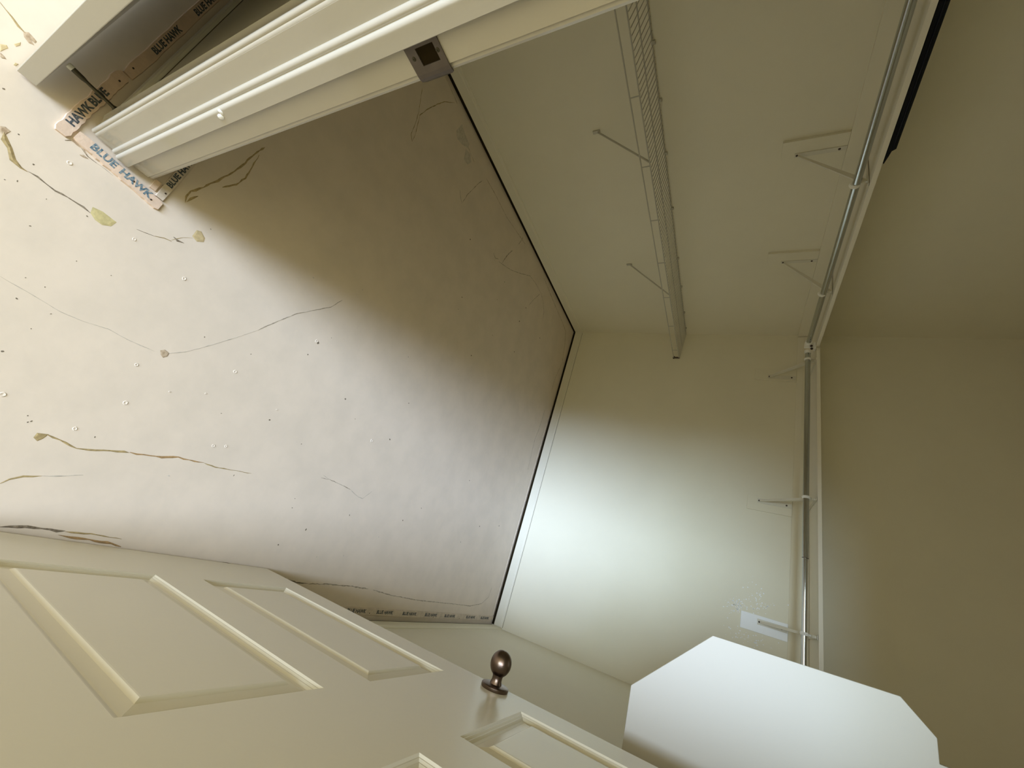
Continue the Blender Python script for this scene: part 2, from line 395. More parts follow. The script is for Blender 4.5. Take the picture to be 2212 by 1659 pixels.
strip(-0.6375, -0.6065, 0.083, 0.289, H, 'short pale wooden tack strip running across the doorway foot of the left jamb, blue lettering', M['wood'],
      [('BLUE', (-0.6235, 0.113), (0.09, 1)), ('HAWK', (-0.6175, 0.181), (0.09, 1))], M['ink'], 0.0255, [(-0.615, 0.214), (-0.603, 0.264)], skew=0.0185)
strip(-0.842, -0.600, 0.048, 0.078, H, 'pale wooden tack strip piece with broken rounded end under the metal door stop', M['wood'],
      [('HAWK', (-0.632, 0.063), (-1, 0)), ('BLUE', (-0.712, 0.063), (-1, 0))], M['ink_dark'], 0.0245, [(-0.815, 0.066)], ragged=0.002)
strip(RL + 0.02, -0.846, 0.055, 0.084, H, 'long tack strip along the room side wall, behind the open white door', M['wood'],
      [('BLUE HAWK', (-0.955, 0.070), (-1, 0)), ('BLUE HAWK', (-1.155, 0.070), (-1, 0)), ('BLUE HAWK', (-1.36, 0.070), (-1, 0))], M['ink_dark'], 0.0215, [(-0.872, 0.066)])
strip(-2.10, -0.622, 0.262, 0.288, H, 'tack strip inside the closet along the front wall, in deep shade past the jamb', M['wood_grey'],
      [('BLUE HAWK', (-0.668, 0.275), (-1, 0)), ('BLUE HAWK', (-0.87, 0.275), (-1, 0))], M['ink_dark'], 0.0215, [(-0.645, 0.279)])
ty = [1.672, 1.880, 2.092, 2.305, 2.520, 2.797, 3.010]
strip(0.398, 0.430, 0.30, YB - 0.02, H, 'dusty tack strip along the closet right wall behind the panelled door', M['wood_grey'],
      [('BLUE HAWK', (0.4135, y), (0, 1)) for y in ty], M['ink_dark'], 0.0225, [(0.42, 1.83), (0.424, 2.4), (0.424, 2.71)])
# slivers of strip left against the back and left walls
t = thing('wood_sliver', 'thin pale wood sliver at the foot of the sunlit back wall', 'wood sliver', (-0.6, YB - 0.02, 0))
bm = bmesh.new(); bm_prism(bm, [(YB - 0.034, 0.0003), (YB - 0.022, 0.0003), (YB - 0.023, 0.003), (YB - 0.033, 0.004)], 'x', -1.32, XR - 0.05)
finish(bm, 'wood_strip', M['wood_grey'], t)
# small cut-off of strip and a broken splinter beside the jamb
t = thing('wood_offcut', 'small wood block lying between the jamb foot and the tack strip end', 'wood offcut', (-0.648, 0.265, 0))
box('block', M['wood'], t, -0.662, -0.632, 0.2445, 0.259, 0.0003, 0.006)
# metal post door stop with a white rubber tip, screwed to the room skirting
t = thing('door_stop', 'dark metal rod door stop with white rubber tip, from skirting to open white door', 'door stop', (-0.722, 0.090, 0.052))
bm = bmesh.new(); bm_lathe(bm, [(0, 0.0095), (0.002, 0.0095), (0.006, 0.0060), (0.010, 0.0044), (0.066, 0.0038), (0.074, 0.0056), (0.090, 0.0060), (0.095, 0.0060)], (-0.722, 0.0968, 0.052), (-0.07, -1, 0), 20)
finish(bm, 'rod', M['brass_dark'], t, smooth=True)
bm = bmesh.new(); bm_lathe(bm, [(0, 0.0062), (0.002, 0.0068), (0.009, 0.0068), (0.011, 0.005)], (-0.7286, 0.0022, 0.052), (-0.07, -1, 0), 16)
finish(bm, 'rubber_tip', M['rubber'], t, smooth=True)

# ---------------------------------------------------------------- upper shelves, cleats, rods and brackets
def beam(name, m, parent, a, b, wdir, w, h, bevel=0.001):
    """board whose top front edge runs from a to b; it reaches w along wdir and h downwards"""
    bm = bmesh.new(); a = Vector(a); b = Vector(b); wd = Vector(wdir) * w; d = Vector((0, 0, -h))
    v = [bm.verts.new(p) for p in (a, b, b + wd, a + wd, a + d, b + d, b + wd + d, a + wd + d)]
    for f in ((0,1,2,3),(7,6,5,4),(0,4,5,1),(1,5,6,2),(2,6,7,3),(3,7,4,0)): bm.faces.new([v[i] for i in f])
    return finish(bm, name, m, parent, bevel=bevel)
SX, SY = -1.900, 2.930                             # front edges of the two shelves
t = thing('closet_shelf', 'long painted shelf board on the left wall with the black rail on it', 'shelf', (XL, 1.6, 1.93))
beam('shelf_board', M['shelf'], t, (SX, YF1 + 0.002, 1.934), (SX, SY - 0.002, 1.9385), (-1, 0, 0), SX - XL - 0.001, 0.019)
t = thing('shelf_cleat', 'narrow cleat board under the left wall shelf', 'cleat', (XL, 1.6, 1.88))
box('cleat_board', M['wall'], t, XL, XL + 0.018, YF1 + 0.002, YB - 0.02, 1.846, 1.9145, bevel=0.001)
t = thing('closet_shelf', 'painted shelf board across the back wall, meeting the left shelf in the corner', 'shelf', (-0.9, YB, 1.95))
beam('shelf_board', M['shelf'], t, (XL + 0.002, SY, 1.9395), (XR - 0.002, SY, 1.9745), (0, 1, 0), YB - SY - 0.001, 0.020)
t = thing('shelf_cleat', 'cleat board under the back wall shelf, above the backing boards', 'cleat', (-0.9, YB, 1.88))
bm = bmesh.new()
v = []
for x, z0, z1 in ((XL + 0.02, 1.850, 1.9185), (XR - 0.002, 1.846, 1.9530)):
    v.append([bm.verts.new(p) for p in ((x, YB - 0.0005, z0), (x, YB - 0.004, z0), (x, YB - 0.0165, z0 + 0.034), (x, YB - 0.0165, z1), (x, YB - 0.0005, z1))])
for i in range(5): bm.faces.new((v[0][i], v[0][(i+1) % 5], v[1][(i+1) % 5], v[1][i]))
bm.faces.new(v[0][::-1]); bm.faces.new(v[1]); finish(bm, 'cleat_board', M['wall'], t, bevel=0.001)

RXL, RZL, RR_ = -1.920, 1.868, 0.0155              # left rod
RYB = 2.950                                        # back rod
def rbz(x): return 1.8785 + (x + 1.86) * 0.0055
t = thing('closet_rod', 'dull chrome closet rod under the left wall shelf', 'closet rod', (RXL, 1.6, RZL))
bm = bmesh.new(); bm_tube(bm, [(RXL, YF1 + 0.004, RZL), (RXL, 2.895, RZL + 0.008)], RR_, 24)
finish(bm, 'rod_tube', M['chrome'], t, smooth=True)
t = thing('closet_rod', 'shiny chrome closet rod under the back wall shelf', 'closet rod', (-0.9, RYB, 1.885))
bm = bmesh.new(); bm_tube(bm, [(-1.868, RYB, rbz(-1.868)), (-0.50, RYB, rbz(-0.5))], 0.0158, 24)
finish(bm, 'outer_tube', M['chrome'], t, smooth=True)
bm = bmesh.new(); bm_tube(bm, [(-0.505, RYB, rbz(-0.5)), (XR - 0.004, RYB, rbz(0.45))], 0.0135, 24)
finish(bm, 'inner_tube', M['chrome'], t, smooth=True)
bm = bmesh.new(); bm_lathe(bm, [(0, 0.0162), (0.003, 0.0162)], (-0.503, RYB, rbz(-0.5)), (1, 0, 0), 24)
finish(bm, 'tube_lip', M['iron'], t, smooth=True)
# corner hanger block that carries the ends of both rods
t = thing('rod_corner_bracket', 'white rod socket under the corner where both shelves meet', 'rod bracket', (-1.905, 2.925, 1.90))
bm = bmesh.new(); bm_box(bm, -1.925, -1.872, 2.905, 2.938, 1.905, 1.9175); bm_box(bm, -1.922, -1.885, 2.913, 2.928, 1.853, 1.906)
finish(bm, 'hanger', M['white_plastic'], t, bevel=0.002)
for nm, o, ax in (('rod_socket', (RXL, 2.890, RZL + 0.008), (0, 1, 0)), ('rod_socket', (-1.858, RYB, rbz(-1.86)), (-1, 0, 0))):
    bm = bmesh.new(); bm_lathe(bm, [(0, 0.0195), (0.012, 0.0195), (0.016, 0.021), (0.021, 0.021)], o, ax, 24)
    finish(bm, nm, M['white_plastic'], t, smooth=True)
for p in ((-1.893, 2.9065, 1.892), (-1.871, 2.9065, 1.894)):
    bm = bmesh.new(); bm_lathe(bm, [(0, 0.008), (0.004, 0.008), (0.006, 0.005)], p, (0.25, -1, -0.2), 12); finish(bm, 'screw', M['iron'], t, smooth=True)

def backing(axis, pos, half, z0, z1, th, m, label):
    if axis == 'x':
        t = thing('backing_board', label, 'backing board', (XL, pos, z0)); box('board', m, t, XL + 0.0004, XL + th, pos - half, pos + half, z0, z1, bevel=0.001)
    else:
        t = thing('backing_board', label, 'backing board', (pos, YB, z0)); box('board', m, t, pos - half, pos + half, YB - th, YB - 0.0004, z0, z1, bevel=0.001)
backing('x', 1.601, 0.046, 1.583, 1.8455, 0.016, M['wall'], 'beige backing board behind the left wall bracket nearer the doorway')
backing('x', 2.353, 0.046, 1.580, 1.8455, 0.016, M['wall'], 'beige backing board behind the left wall bracket nearer the corner')
backing('y', -1.832, 0.050, 1.581, 1.8485, 0.010, M['wall'], 'beige backing board on the dark end of the back wall, by the corner')
backing('y', -0.832, 0.048, 1.592, 1.8465, 0.010, M['wall'], 'beige backing board behind the middle back wall bracket')
backing('y', -0.104, 0.047, 1.603, 1.8455, 0.010, M['plate_white'], 'bright white backing board behind the bracket beside the chamfered panel')

def bracket(axis, pos, z0, zt, zs, rod, label, tilt=0.0):
    """wall leg, shelf leg, diagonal brace, rod hook and screws; z0 bottom, zs underside of shelf"""
    loc = (XL, pos, z0) if axis == 'x' else (pos, YB, z0)
    t = thing('shelf_bracket', label, 'shelf bracket', loc, 'shelf and rod brackets')
    def P(o, s, z): return (XL + o, pos + s, z) if axis == 'x' else (pos + s, YB - o, z)
    base = 0.0165 if axis == 'x' else 0.0165
    def plate(name, pts, w):
        bm = bmesh.new()
        a = [bm.verts.new(P(o, -w/2, z)) for o, z in pts]; b = [bm.verts.new(P(o, w/2, z)) for o, z in pts]
        bm.faces.new(a); bm.faces.new(b[::-1]); n = len(pts)
        for i in range(n): bm.faces.new((a[i], a[(i+1) % n], b[(i+1) % n], b[i]))
        return finish(bm, name, M['bracket'], t)
    bo = base if axis == 'x' else 0.0105
    plate('wall_leg', [(bo, z0 - 0.012), (bo + 0.003, z0 - 0.012), (bo + 0.003, zt - 0.002), (bo, zt - 0.002)], 0.022 if axis == 'x' else 0.032)
    plate('shelf_leg', [(0.02, zs - 0.004), (rod + 0.012, zs - 0.004), (rod + 0.012, zs - 0.0006), (0.02, zs - 0.0006)], 0.020)
    plate('diagonal_brace', [(bo + 0.002, z0 + 0.004), (bo + 0.012, z0), (rod - 0.006, zs - 0.022), (rod - 0.012, zs - 0.004), (rod - 0.022, zs - 0.004)], 0.006 if axis == 'x' else 0.014)
    rz = RZL if axis == 'x' else rbz(pos)
    pts = []
    for i in range(13):
        a = math.radians(160 + 250 * i / 12); pts.append(P(rod + 0.0185*math.cos(a), 0, rz + 0.0185*math.sin(a)))
    pts = [P(rod - 0.012, 0, zs - 0.004)] + pts
    bm = bmesh.new(); bm_tube(bm, pts, 0.0036, 8)
    finish(bm, 'rod_hook', M['white_plastic'], t, smooth=True)
    bm = bmesh.new(); bm_lathe(bm, [(-0.008, 0.0178), (-0.006, 0.0192), (0.006, 0.0192), (0.008, 0.0178)], P(rod, 0, rz), (0, 1, 0) if axis == 'x' else (1, 0, 0), 24)
    finish(bm, 'rod_collar', M['white_plastic'], t, smooth=True)
    for z in (z0 - 0.002, zt - 0.03):
        ax = (1, 0, 0) if axis == 'x' else (0, -1, 0)
        bm = bmesh.new(); bm_lathe(bm, [(0, 0.0055), (0.002, 0.005), (0.003, 0.002)], P(bo + 0.003, 0, z), ax, 12); finish(bm, 'screw', M['iron'], t, smooth=True)
    return t
ro = RXL - XL; rb = YB - RYB
bracket('x', 1.632, 1.650, 1.846, 1.9155, ro, 'painted steel bracket holding shelf and rod, left wall, nearer the doorway')
bracket('x', 2.385, 1.668, 1.846, 1.9165, ro, 'painted steel bracket holding shelf and rod, left wall, nearer the corner')
bracket('y', -1.812, 1.678, 1.848, 1.9250, rb, 'painted steel bracket on the back wall beside the shelf corner')
bracket('y', -0.850, 1.663, 1.846, 1.9365, rb, 'painted steel bracket halfway along the back wall shelf')
bracket('y', -0.117, 1.703, 1.845, 1.9460, rb, 'painted steel bracket on the bright white backing board')

# black rail lying on the left shelf, right at its front edge
t = thing('black_rail', 'black metal rail with a notched end lying on the left shelf edge', 'rail', (-1.92, 0.85, 1.937))
bm = bmesh.new()
bm_prism(bm, [(YF1 + 0.01, 1.9368), (1.535, 1.9395), (1.530, 1.9430), (1.500, 1.9500), (1.478, 1.9540), (1.470, 1.9660), (YF1 + 0.01, 1.9655)], 'x', -1.934, -1.906)
finish(bm, 'rail_body', M['black'], t, bevel=0.0015)
tube('rail_bead', M['black'], t, [(-1.905, YF1 + 0.015, 1.953), (-1.905, 1.468, 1.954)], 0.003, 8)

# ---------------------------------------------------------------- ventilated wire shelf on the left wall
WXF, WZB, WZF, WZL, WY0, WY1 = XL + 0.250, 1.038, 1.0135, 0.9710, YF1 + 0.02, YB - 0.006
ws = thing('wire_shelf', 'grey ventilated wire shelf low on the shaded left wall', 'wire shelf', (XL, 1.7, 1.03))
def wire(name, pts, r=0.0022, n=8): return tube(name, M['wire'], ws, pts, r, n)
wire('back_wire', [(XL + 0.006, WY0, WZB), (XL + 0.006, WY1, WZB)], 0.0032)
wire('front_wire', [(WXF, WY0, WZF), (WXF, WY1, WZF)], 0.0032)
wire('middle_wire', [(XL + 0.125, WY0, (WZB + WZF)/2 - 0.004), (XL + 0.125, WY1, (WZB + WZF)/2 - 0.004)], 0.0030)
wire('lip_wire', [(WXF + 0.001, WY0, WZL), (WXF + 0.001, WY1, WZL)], 0.0032)
first = wire('deck_wire', [(XL + 0.006, WY0 + 0.012, WZB + 0.004), (WXF - 0.002, WY0 + 0.012, WZF + 0.004)], 0.0018, 6)
k = 1
while WY0 + 0.012 + k * 0.0265 < WY1: share(first, ws, (0, k * 0.0265, 0)); k += 1
first = wire('lip_upright', [(WXF, 0.352, WZF), (WXF + 0.001, 0.352, WZL)], 0.003, 6)
for k in range(1, 9): share(first, ws, (0, 0.3445 * k, 0))
for y, yf in ((1.302, 1.362), (2.335, 2.392)):
    br = tube('support_brace', M['wire'], ws, [(XL + 0.004, y, 0.712), (XL + 0.012, y + 0.001, 0.716), (WXF - 0.002, yf, WZF - 0.003)], 0.0048, 8)
    bm = bmesh.new(); bm_box(bm, XL + 0.0003, XL + 0.007, y - 0.009, y + 0.009, 0.682, 0.722); finish(bm, 'brace_foot', M['wire'], br, bevel=0.002)
first = None
for y in (0.36, 0.66, 0.965, 1.215, 1.50, 1.87, 2.30, 2.60, 2.92, 3.14):
    if first is None:
        bm = bmesh.new(); bm_box(bm, XL + 0.0003, XL + 0.012, 0.352, 0.368, WZB - 0.004, WZB + 0.014); first = finish(bm, 'wall_clip', M['wire'], ws, bevel=0.002)
    else: share(first, ws, (0, y - 0.36, 0))
bm = bmesh.new(); bm_box(bm, WXF - 0.012, WXF + 0.008, YB - 0.012, YB - 0.0003, WZL - 0.006, WZL + 0.006); bm_box(bm, WXF - 0.006, WXF + 0.004, YB - 0.010, YB - 0.0003, WZL, WZF + 0.004)
finish(bm, 'end_bracket', M['iron'], ws)

# ---------------------------------------------------------------- chamfered white panel standing out from the right wall
PYY = 1.350
t = thing('chamfered_panel', 'large white panel with cut corners standing out from right wall behind the door', 'panel', (XR, PYY, 1.31))
bm = bmesh.new()
bm_prism(bm, [(0.1929, 1.3071), (XR - 0.001, 1.3100), (XR - 0.001, 2.010), (0.1085, 2.010), (0.1062, 1.9040), (0.0634, 1.9036), (0.0104, 1.8494), (0.0156, 1.4847)], 'y', PYY, PYY + 0.018)
finish(bm, 'panel_board', M['panel'], t, bevel=0.0012)

# ---------------------------------------------------------------- marks on the bare slab: glue lines, scratches, pits and chips
def trail(kind, w, pts):
    P = [Vector((x, y, 0)) for x, y in pts]
    Q = []
    for a, b in zip(P, P[1:]):
        n = max(1, int((b - a).length / 0.012))
        for i in range(n): Q.append(a.lerp(b, i / n))
    Q.append(P[-1])
    bm = bmesh.new(); prev = None
    for i, p in enumerate(Q):
        d = (Q[min(i+1, len(Q)-1)] - Q[max(i-1, 0)]).normalized(); nn = Vector((-d.y, d.x, 0))
        e = 0.25 if i in (0, len(Q)-1) else 1.0
        ww = w * 0.5 * e * random.uniform(0.35, 1.25); p = p + nn * random.uniform(-0.25, 0.25) * w
        r = [bm.verts.new(p + nn*ww + Vector((0, 0, 0.0002))), bm.verts.new(p + Vector((0, 0, 0.0002 + min(0.0012, w*0.15)))), bm.verts.new(p - nn*ww + Vector((0, 0, 0.0002)))]
        if prev:
            bm.faces.new((prev[0], prev[1], r[1], r[0])); bm.faces.new((prev[1], prev[2], r[2], r[1]))
        prev = r
    names = {'glue': 'glue_trail', 'rust': 'rusty_glue_trail', 'dark': 'dark_glue_trail', 'crack': 'hairline_crack', 'faint': 'scratch', 'grime': 'grime_line', 'brown': 'residue_trail'}
    return finish(bm, names[kind], DEC[kind], floor)
def blob(kind, pts, name, m, h=0.0008, jit=0.0):
    c = sum((Vector((x, y, 0)) for x, y in pts), Vector()) / len(pts)
    bm = bmesh.new(); out = []; mid = []
    for x, y in pts:
        p = Vector((x, y, 0.0002)); out.append(bm.verts.new(p)); q = c.lerp(p, 0.72); q.z = h; mid.append(bm.verts.new(q))
    n = len(pts)
    for i in range(n): bm.faces.new((out[i], out[(i+1) % n], mid[(i+1) % n], mid[i]))
    bm.faces.new(mid)
    return finish(bm, name, m, floor)
TRAILS = [
  ('brown', 0.01, [(-0.6032, 0.0804), (-0.6092, 0.0883), (-0.6063, 0.0974), (-0.6024, 0.1073), (-0.5975, 0.1178)]),
  ('dark', 0.004, [(-0.593, 0.077), (-0.604, 0.0846), (-0.6073, 0.0931), (-0.6029, 0.1051), (-0.5955, 0.1229), (-0.595, 0.141)]),
  ('brown', 0.006, [(-0.5851, 0.1113), (-0.589, 0.1168), (-0.5905, 0.1257)]),
  ('faint', 0.0025, [(-0.595, 0.141), (-0.596, 0.1608), (-0.594, 0.1788)]),
  ('glue', 0.01, [(-0.5199, 0.006), (-0.496, 0.0285), (-0.4806, 0.0464), (-0.4742, 0.062), (-0.476, 0.0732)]),
  ('dark', 0.004, [(-0.476, 0.0732), (-0.4772, 0.0892), (-0.4746, 0.1078), (-0.4739, 0.1258), (-0.4749, 0.1361), (-0.4774, 0.1606), (-0.4777, 0.1796), (-0.4757, 0.1955)]),
  ('dark', 0.003, [(-0.5102, 0.283), (-0.5166, 0.3028), (-0.5244, 0.3226)]),
  ('glue', 0.006, [(-0.5244, 0.3226), (-0.5359, 0.341), (-0.5401, 0.3579)]),
  ('glue', 0.002, [(-0.5424, 0.3566), (-0.5706, 0.3735), (-0.5879, 0.3925)]),
  ('dark', 0.006, [(-0.5539, 0.3552), (-0.5532, 0.3674), (-0.5569, 0.3842)]),
  ('faint', 0.0016, [(-0.2343, 0.1598), (-0.2312, 0.1932), (-0.2279, 0.225), (-0.2218, 0.2753), (-0.2256, 0.3217), (-0.2362, 0.3723), (-0.2331, 0.4193), (-0.2372, 0.4862)]),
  ('faint', 0.0022, [(-0.2478, 0.516), (-0.2763, 0.5509), (-0.3156, 0.5858), (-0.3882, 0.6443), (-0.458, 0.6962)]),
  ('crack', 0.003, [(-0.458, 0.6962), (-0.5105, 0.7279), (-0.5586, 0.7598), (-0.5923, 0.7822), (-0.667, 0.8518), (-0.7074, 0.8894), (-0.7665, 0.9189)]),
  ('glue', 0.005, [(0.0573, 0.4054), (0.0606, 0.4348), (0.069, 0.473), (0.0656, 0.4961), (0.0506, 0.5405), (0.0427, 0.5812)]),
  ('rust', 0.006, [(0.0427, 0.5812), (0.0379, 0.6143), (0.0278, 0.6591), (0.0153, 0.6989), (0.0111, 0.7463), (0.0079, 0.7743)]),
  ('glue', 0.003, [(0.0079, 0.7743), (0.0091, 0.8139), (0.0016, 0.8671), (-0.0074, 0.9379)]),
  ('glue', 0.004, [(0.1879, 0.394), (0.1751, 0.4029), (0.1617, 0.4203), (0.1516, 0.4493)]),
  ('faint', 0.003, [(0.1516, 0.4493), (0.1396, 0.4885), (0.1271, 0.5207)]),
  ('crack', 0.003, [(-0.0783, 1.2221), (-0.0833, 1.2656), (-0.0814, 1.3294), (-0.0757, 1.3991)]),
  ('faint', 0.0025, [(-0.0757, 1.3991), (-0.0659, 1.4262), (-0.058, 1.4617), (-0.0579, 1.4868), (-0.0837, 1.5091), (-0.104, 1.5259)]),
  ('faint', 0.002, [(-0.0911, 1.2244), (-0.0833, 1.2656)]),
  ('dark', 0.0045, [(0.2888, 1.0023), (0.2906, 1.0372), (0.2919, 1.1192), (0.2919, 1.1616), (0.3027, 1.2145), (0.3137, 1.2742), (0.3236, 1.3361), (0.3239, 1.3954)]),
  ('crack', 0.005, [(0.3239, 1.3954), (0.3163, 1.5061), (0.3132, 1.6384), (0.316, 1.7607)]),
  ('crack', 0.004, [(0.3176, 1.7955), (0.3332, 1.9501), (0.3437, 2.2076), (0.3434, 2.509), (0.3459, 2.8132), (0.3237, 2.9709), (0.2759, 3.0493), (0.2114, 3.0581)]),
  ('dark', 0.006, [(0.2772, 0.4435), (0.2714, 0.4729), (0.2699, 0.5154), (0.2672, 0.5602)]),
  ('glue', 0.004, [(0.2672, 0.5602), (0.2631, 0.6285), (0.2654, 0.6873)]),
  ('rust', 0.006, [(0.2781, 0.5521), (0.2792, 0.6065), (0.279, 0.6591), (0.283, 0.6973)]),
  ('glue', 0.0035, [(-1.9424, 0.7395), (-1.909, 0.7533), (-1.8304, 0.7848), (-1.7641, 0.8004), (-1.69, 0.8099), (-1.6671, 0.8325), (-1.7125, 0.8301), (-1.7792, 0.8103), (-1.8253, 0.8002)]),
  ('glue', 0.004, [(-1.8124, 0.7966), (-1.9034, 0.819), (-1.9898, 0.8488), (-2.0529, 0.8754), (-2.1321, 0.9289)]),
  ('crack', 0.004, [(-1.7927, 1.2165), (-1.7437, 1.2716)]),
  ('crack', 0.004, [(-1.7549, 1.2748), (-1.8331, 1.2825), (-1.9849, 1.3253), (-2.025, 1.341)]),
  ('crack', 0.006, [(-1.7607, 1.688), (-1.7502, 1.7241), (-1.7739, 1.7583)]),
  ('crack', 0.007, [(-1.7875, 1.8087), (-1.8711, 1.8262), (-1.954, 1.8634)]),
  ('crack', 0.004, [(-1.7616, 1.7671), (-1.8275, 1.9227), (-1.9084, 2.0533), (-1.995, 2.1781), (-2.0134, 2.2865), (-2.0156, 2.4037), (-1.99, 2.4798), (-1.9257, 2.5526), (-1.8487, 2.5777)]),
  ('crack', 0.004, [(-1.9957, 2.3969), (-1.8679, 2.3246), (-1.7998, 2.2955)]),
  ('crack', 0.006, [(-2.0507, 1.9034), (-2.1414, 1.9256)]),
  ('glue', 0.006, [(-0.6635, 0.3265), (-0.6816, 0.3201), (-0.7045, 0.3192), (-0.7423, 0.3371), (-0.7926, 0.3524), (-0.8454, 0.3686), (-0.9113, 0.3794), (-0.95, 0.3824), (-1.0116, 0.3942)]),
  ('glue', 0.006, [(-0.6677, 0.3268), (-0.6844, 0.3309), (-0.7072, 0.3402)]),
  ('glue', 0.005, [(-0.7851, 0.3723), (-0.8281, 0.3951), (-0.8688, 0.4046), (-0.9201, 0.4001), (-0.9726, 0.3956)]),
  ('glue', 0.004, [(-0.7613, -0.1325), (-0.7573, -0.1213), (-0.7525, -0.1094), (-0.7462, -0.0934), (-0.7448, -0.0783)]),
  ('grime', 0.004, [(-2.1646, 0.8098), (-2.1537, 0.9294), (-2.1498, 0.9474)]),
  ('grime', 0.004, [(-2.0661, 1.0947), (-2.0452, 1.1822), (-2.0374, 1.2284)]),
  ('grime', 0.004, [(-2.0703, 1.3605), (-2.079, 1.4897), (-2.0754, 1.678), (-2.128, 1.9818)]),
  ('grime', 0.005, [(-2.15, 2.3785), (-2.1192, 2.6439), (-2.0983, 2.8881), (-2.08, 3.0479), (-1.9648, 3.1121), (-1.8141, 3.161)]),
  ('grime', 0.004, [(-1.82, 3.1709), (-1.6112, 3.1132), (-1.4798, 3.1109)]),
  ('crack', 0.004, [(-1.2683, 3.0872), (-1.0885, 3.0832), (-0.9712, 3.0592), (-0.8124, 3.0813), (-0.7141, 3.0916)]),
]
PATCHES = [
  ('patch', [(-0.4924, 0.191), (-0.4974, 0.2105), (-0.4949, 0.2361), (-0.4947, 0.2438), (-0.4766, 0.2412), (-0.4659, 0.2263), (-0.4671, 0.2103), (-0.4757, 0.1955)]),
  ('patch2', [(-0.5918, 0.3889), (-0.6166, 0.3886), (-0.6223, 0.3997), (-0.6114, 0.4177), (-0.5988, 0.4207), (-0.5863, 0.4062)]),
  ('glue', [(0.0724, 0.3892), (0.0601, 0.3893), (0.0558, 0.4091), (0.064, 0.4074), (0.0698, 0.4053), (0.0782, 0.3994)]),
  ('brown', [(-0.5278, -0.003), (-0.5335, 0.003), (-0.5321, 0.0131), (-0.5204, 0.0118), (-0.5078, 0.0142), (-0.5162, 0.0034)]),
  ('brown', [(-0.744, -0.0843), (-0.7515, -0.0788), (-0.7505, -0.0717), (-0.7475, -0.0618), (-0.7407, -0.0613), (-0.7405, -0.071), (-0.7355, -0.0601), (-0.7308, -0.0672), (-0.7348, -0.0775)]),
  ('patch2', [(-0.6833, -0.0892), (-0.6916, -0.0832), (-0.6883, -0.0783), (-0.6776, -0.08), (-0.6685, -0.081)]),
  ('brown', [(-0.6676, -0.0805), (-0.6671, -0.0742), (-0.6643, -0.0681), (-0.6591, -0.0728), (-0.6598, -0.0762)]),
  ('brown', [(-0.2466, 0.496), (-0.255, 0.5041), (-0.2514, 0.5192), (-0.2407, 0.5201), (-0.2312, 0.5126), (-0.2366, 0.5031)]),
  ('smudge', [(-2.023, 1.0181), (-2.1035, 1.0312), (-2.0866, 1.0806), (-2.0773, 1.1371), (-2.0445, 1.1372), (-2.014, 1.0924), (-2.0002, 1.049)]),
  ('smudge', [(-2.0245, 1.1287), (-2.0434, 1.1719), (-2.0134, 1.2041), (-1.9691, 1.189), (-1.9613, 1.1501)]),
  ('patch2', [(-0.705, -0.0783), (-0.7197, -0.0747), (-0.7127, -0.0716), (-0.7026, -0.0739)]),
  ('patch2', [(-0.6709, -0.0578), (-0.674, -0.0532), (-0.6652, -0.0531), (-0.6643, -0.0565)]),
]
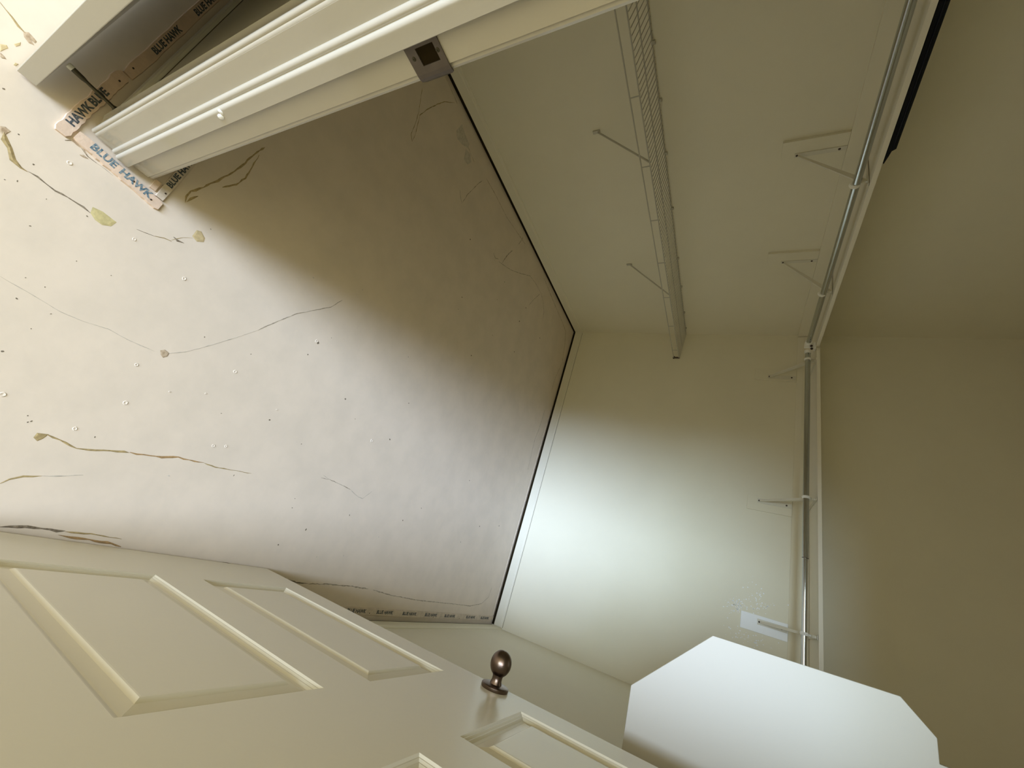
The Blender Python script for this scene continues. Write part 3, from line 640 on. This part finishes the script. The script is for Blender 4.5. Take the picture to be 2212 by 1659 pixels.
PITS = [(-0.5483, 0.9171, 0.0091, 'd'), (0.1272, 1.2662, 0.0082, 'd'), (-0.4133, 1.1546, 0.0071, 'd'), (-1.0694, 1.8559, 0.0082, 'd'), (-1.643, 1.4481, 0.0095, 'd'), (0.0387, 0.367, 0.0048, 'd'), (0.0431, 0.3626, 0.0032, 'd'), (0.0293, 0.3549, 0.0024, 'd'), (0.0303, 0.4916, 0.0035, 'd'), (-0.2007, 0.8993, 0.0048, 'd'), (-0.1687, 1.0633, 0.0039, 'd'), (-0.3591, 1.4961, 0.0082, 'd'), (0.0635, 1.1586, 0.0052, 'd'), (0.0285, 1.1509, 0.0039, 'd'), (0.2021, 1.1772, 0.0052, 'd'), (0.0271, 1.4543, 0.0061, 'd'), (-0.0264, 1.817, 0.0071, 'd'), (-0.1167, 1.9287, 0.0075, 'd'), (-0.1522, 2.6101, 0.0095, 'd'), (-0.3873, 2.3015, 0.0066, 'd'), (-0.0176, 2.4378, 0.0067, 'd'), (-1.6132, 2.2448, 0.0145, 'd'), (-1.7571, 2.2689, 0.0123, 'd'), (-1.7048, 1.9071, 0.0088, 'd'), (-1.5452, 1.8996, 0.0065, 'd'), (-1.3148, 1.9905, 0.0066, 'd'), (-1.3062, 1.5758, 0.0076, 'd'), (-1.2253, 1.5865, 0.0057, 'd'), (-1.3852, 2.3144, 0.0097, 'd'), (-1.7113, 2.6157, 0.0108, 'd'), (-0.2058, 0.2041, 0.0045, 'd'), (-0.0859, 0.246, 0.0045, 'd'), (-0.3685, 0.1373, 0.0038, 'd'), (-0.444, 0.1249, 0.0023, 'd'), (-0.4428, 0.0731, 0.0037, 'd'), (-0.4638, 0.1952, 0.0033, 'd'), (-0.4299, 0.059, 0.0029, 'd'), (-0.6038, -0.039, 0.0042, 'd'), (-0.5369, 0.0231, 0.0029, 'd'), (-0.4975, 0.0712, 0.0037, 'd'), (-0.6475, 0.4145, 0.003, 'd'), (-0.7554, 0.7668, 0.0075, 's'), (-0.8694, 0.9777, 0.0071, 's'), (-0.2077, 0.266, 0.0032, 'd'), (-0.1571, 0.2569, 0.0023, 'd'), (0.0161, 0.8842, 0.0046, 'd'), (0.0729, 0.7049, 0.006, 's'), (-0.3728, 0.7195, 0.0034, 'd'), (-0.2, 0.8977, 0.0048, 'd'), (-0.5696, 1.5179, 0.0068, 'd'), (-0.3599, 1.2487, 0.0044, 'd'), (-0.6003, 0.9579, 0.004, 'd'), (-0.7695, 1.3842, 0.005, 'd'), (-0.2104, 2.886, 0.0104, 'd'), (-0.4851, 0.9034, 0.0051, 'd'), (-0.1536, 0.7395, 0.0033, 'd'), (-0.3449, 0.5717, 0.0041, 'd'), (-0.351, 0.2365, 0.0024, 'd'), (-0.2572, 0.191, 0.0023, 'd'), (-0.3639, 0.3051, 0.0026, 'd'), (0.0819, 1.6913, 0.005, 's'), (0.2191, 1.3786, 0.0057, 's'), (0.1938, 1.5198, 0.0061, 's'), (-0.3942, 3.2686, 0.0116, 'd'), (-0.2585, 0.2261, 0.0024, 'd')]
CHIPS = [(-0.467, 0.4376, 0.0068), (-0.2944, 0.7063, 0.0077), (-0.0776, 0.5023, 0.0073), (-0.1823, 0.4704, 0.0055), (0.0254, 0.4455, 0.006), (-0.0508, 0.7726, 0.0065), (-0.063, 0.809, 0.0056), (-0.311, 1.392, 0.0094), (0.0016, 0.2953, 0.0068), (-0.5525, 0.109, 0.0063), (-0.4823, 0.2932, 0.0053), (-0.5512, 0.908, 0.0078), (-0.1513, 0.5769, 0.0029), (-0.1901, 0.665, 0.0031), (-0.2441, 0.9034, 0.0037)]
for kind, w, pts in TRAILS: trail(kind, w, pts)
for kind, pts in PATCHES:
    blob(kind, pts, {'glue': 'glue_patch', 'patch': 'adhesive_patch', 'patch2': 'adhesive_patch', 'brown': 'residue_patch', 'smudge': 'smudge'}[kind], DEC[kind])
for x, y, r, k in PITS:
    n = 9; a0 = random.uniform(0, 6.28); st = random.uniform(0.45, 0.95); an = random.uniform(0, 6.28)
    pts = []
    for i in range(n):
        a = a0 + 6.2832 * i / n; rr = r * 0.62 * random.uniform(0.7, 1.15); dx, dy = rr*math.cos(a), rr*st*math.sin(a)
        pts.append((x + dx*math.cos(an) - dy*math.sin(an), y + dx*math.sin(an) + dy*math.cos(an)))
    blob(k, pts, 'pit' if k == 'd' else 'soft_spot', M['pit'] if k == 'd' else M['soft'], h=0.0004)
for x, y, r in CHIPS:
    r *= 0.85
    bm = bmesh.new(); n = 12; rings = []
    for f, z in ((1.0, 0.0002), (0.8, 0.0013), (0.5, 0.0011), (0.3, 0.0004)):
        rings.append([bm.verts.new((x + r*f*math.cos(6.2832*i/n)*random.uniform(0.85, 1.15), y + r*f*math.sin(6.2832*i/n)*random.uniform(0.85, 1.15), z)) for i in range(n)])
    for a, b in zip(rings, rings[1:]):
        for i in range(n): bm.faces.new((a[i], a[(i+1) % n], b[(i+1) % n], b[i]))
    bm.faces.new(rings[-1]); finish(bm, 'plaster_chip', M['chip'], floor, smooth=True)
# flecks of white filler round the bright backing board on the back wall
random.seed(11)
wb = bpy.data.objects['wall_back']
bm = bmesh.new()
for _ in range(230):
    q = random.random()
    if q < 0.42: x, z = random.gauss(-0.165, 0.030), random.gauss(1.585, 0.03)
    elif q < 0.75: x, z = random.gauss(-0.225, 0.05), random.gauss(1.69, 0.045)
    else: x, z = random.gauss(-0.02, 0.03), random.gauss(1.66, 0.06)
    if -0.155 < x < -0.052 and z > 1.598: continue
    r = random.uniform(0.0012, 0.0042); n = 6; a0 = random.random()*6
    c = [bm.verts.new((x + r*random.uniform(0.6, 1.3)*math.cos(a0 + 6.2832*i/n), YB - 0.0007, z + r*random.uniform(0.6, 1.3)*math.sin(a0 + 6.2832*i/n))) for i in range(n)]
    bm.faces.new(c)
fl_ = finish(bm, 'filler_flecks', M['plate_white'], wb); fl_['kind'] = 'stuff'
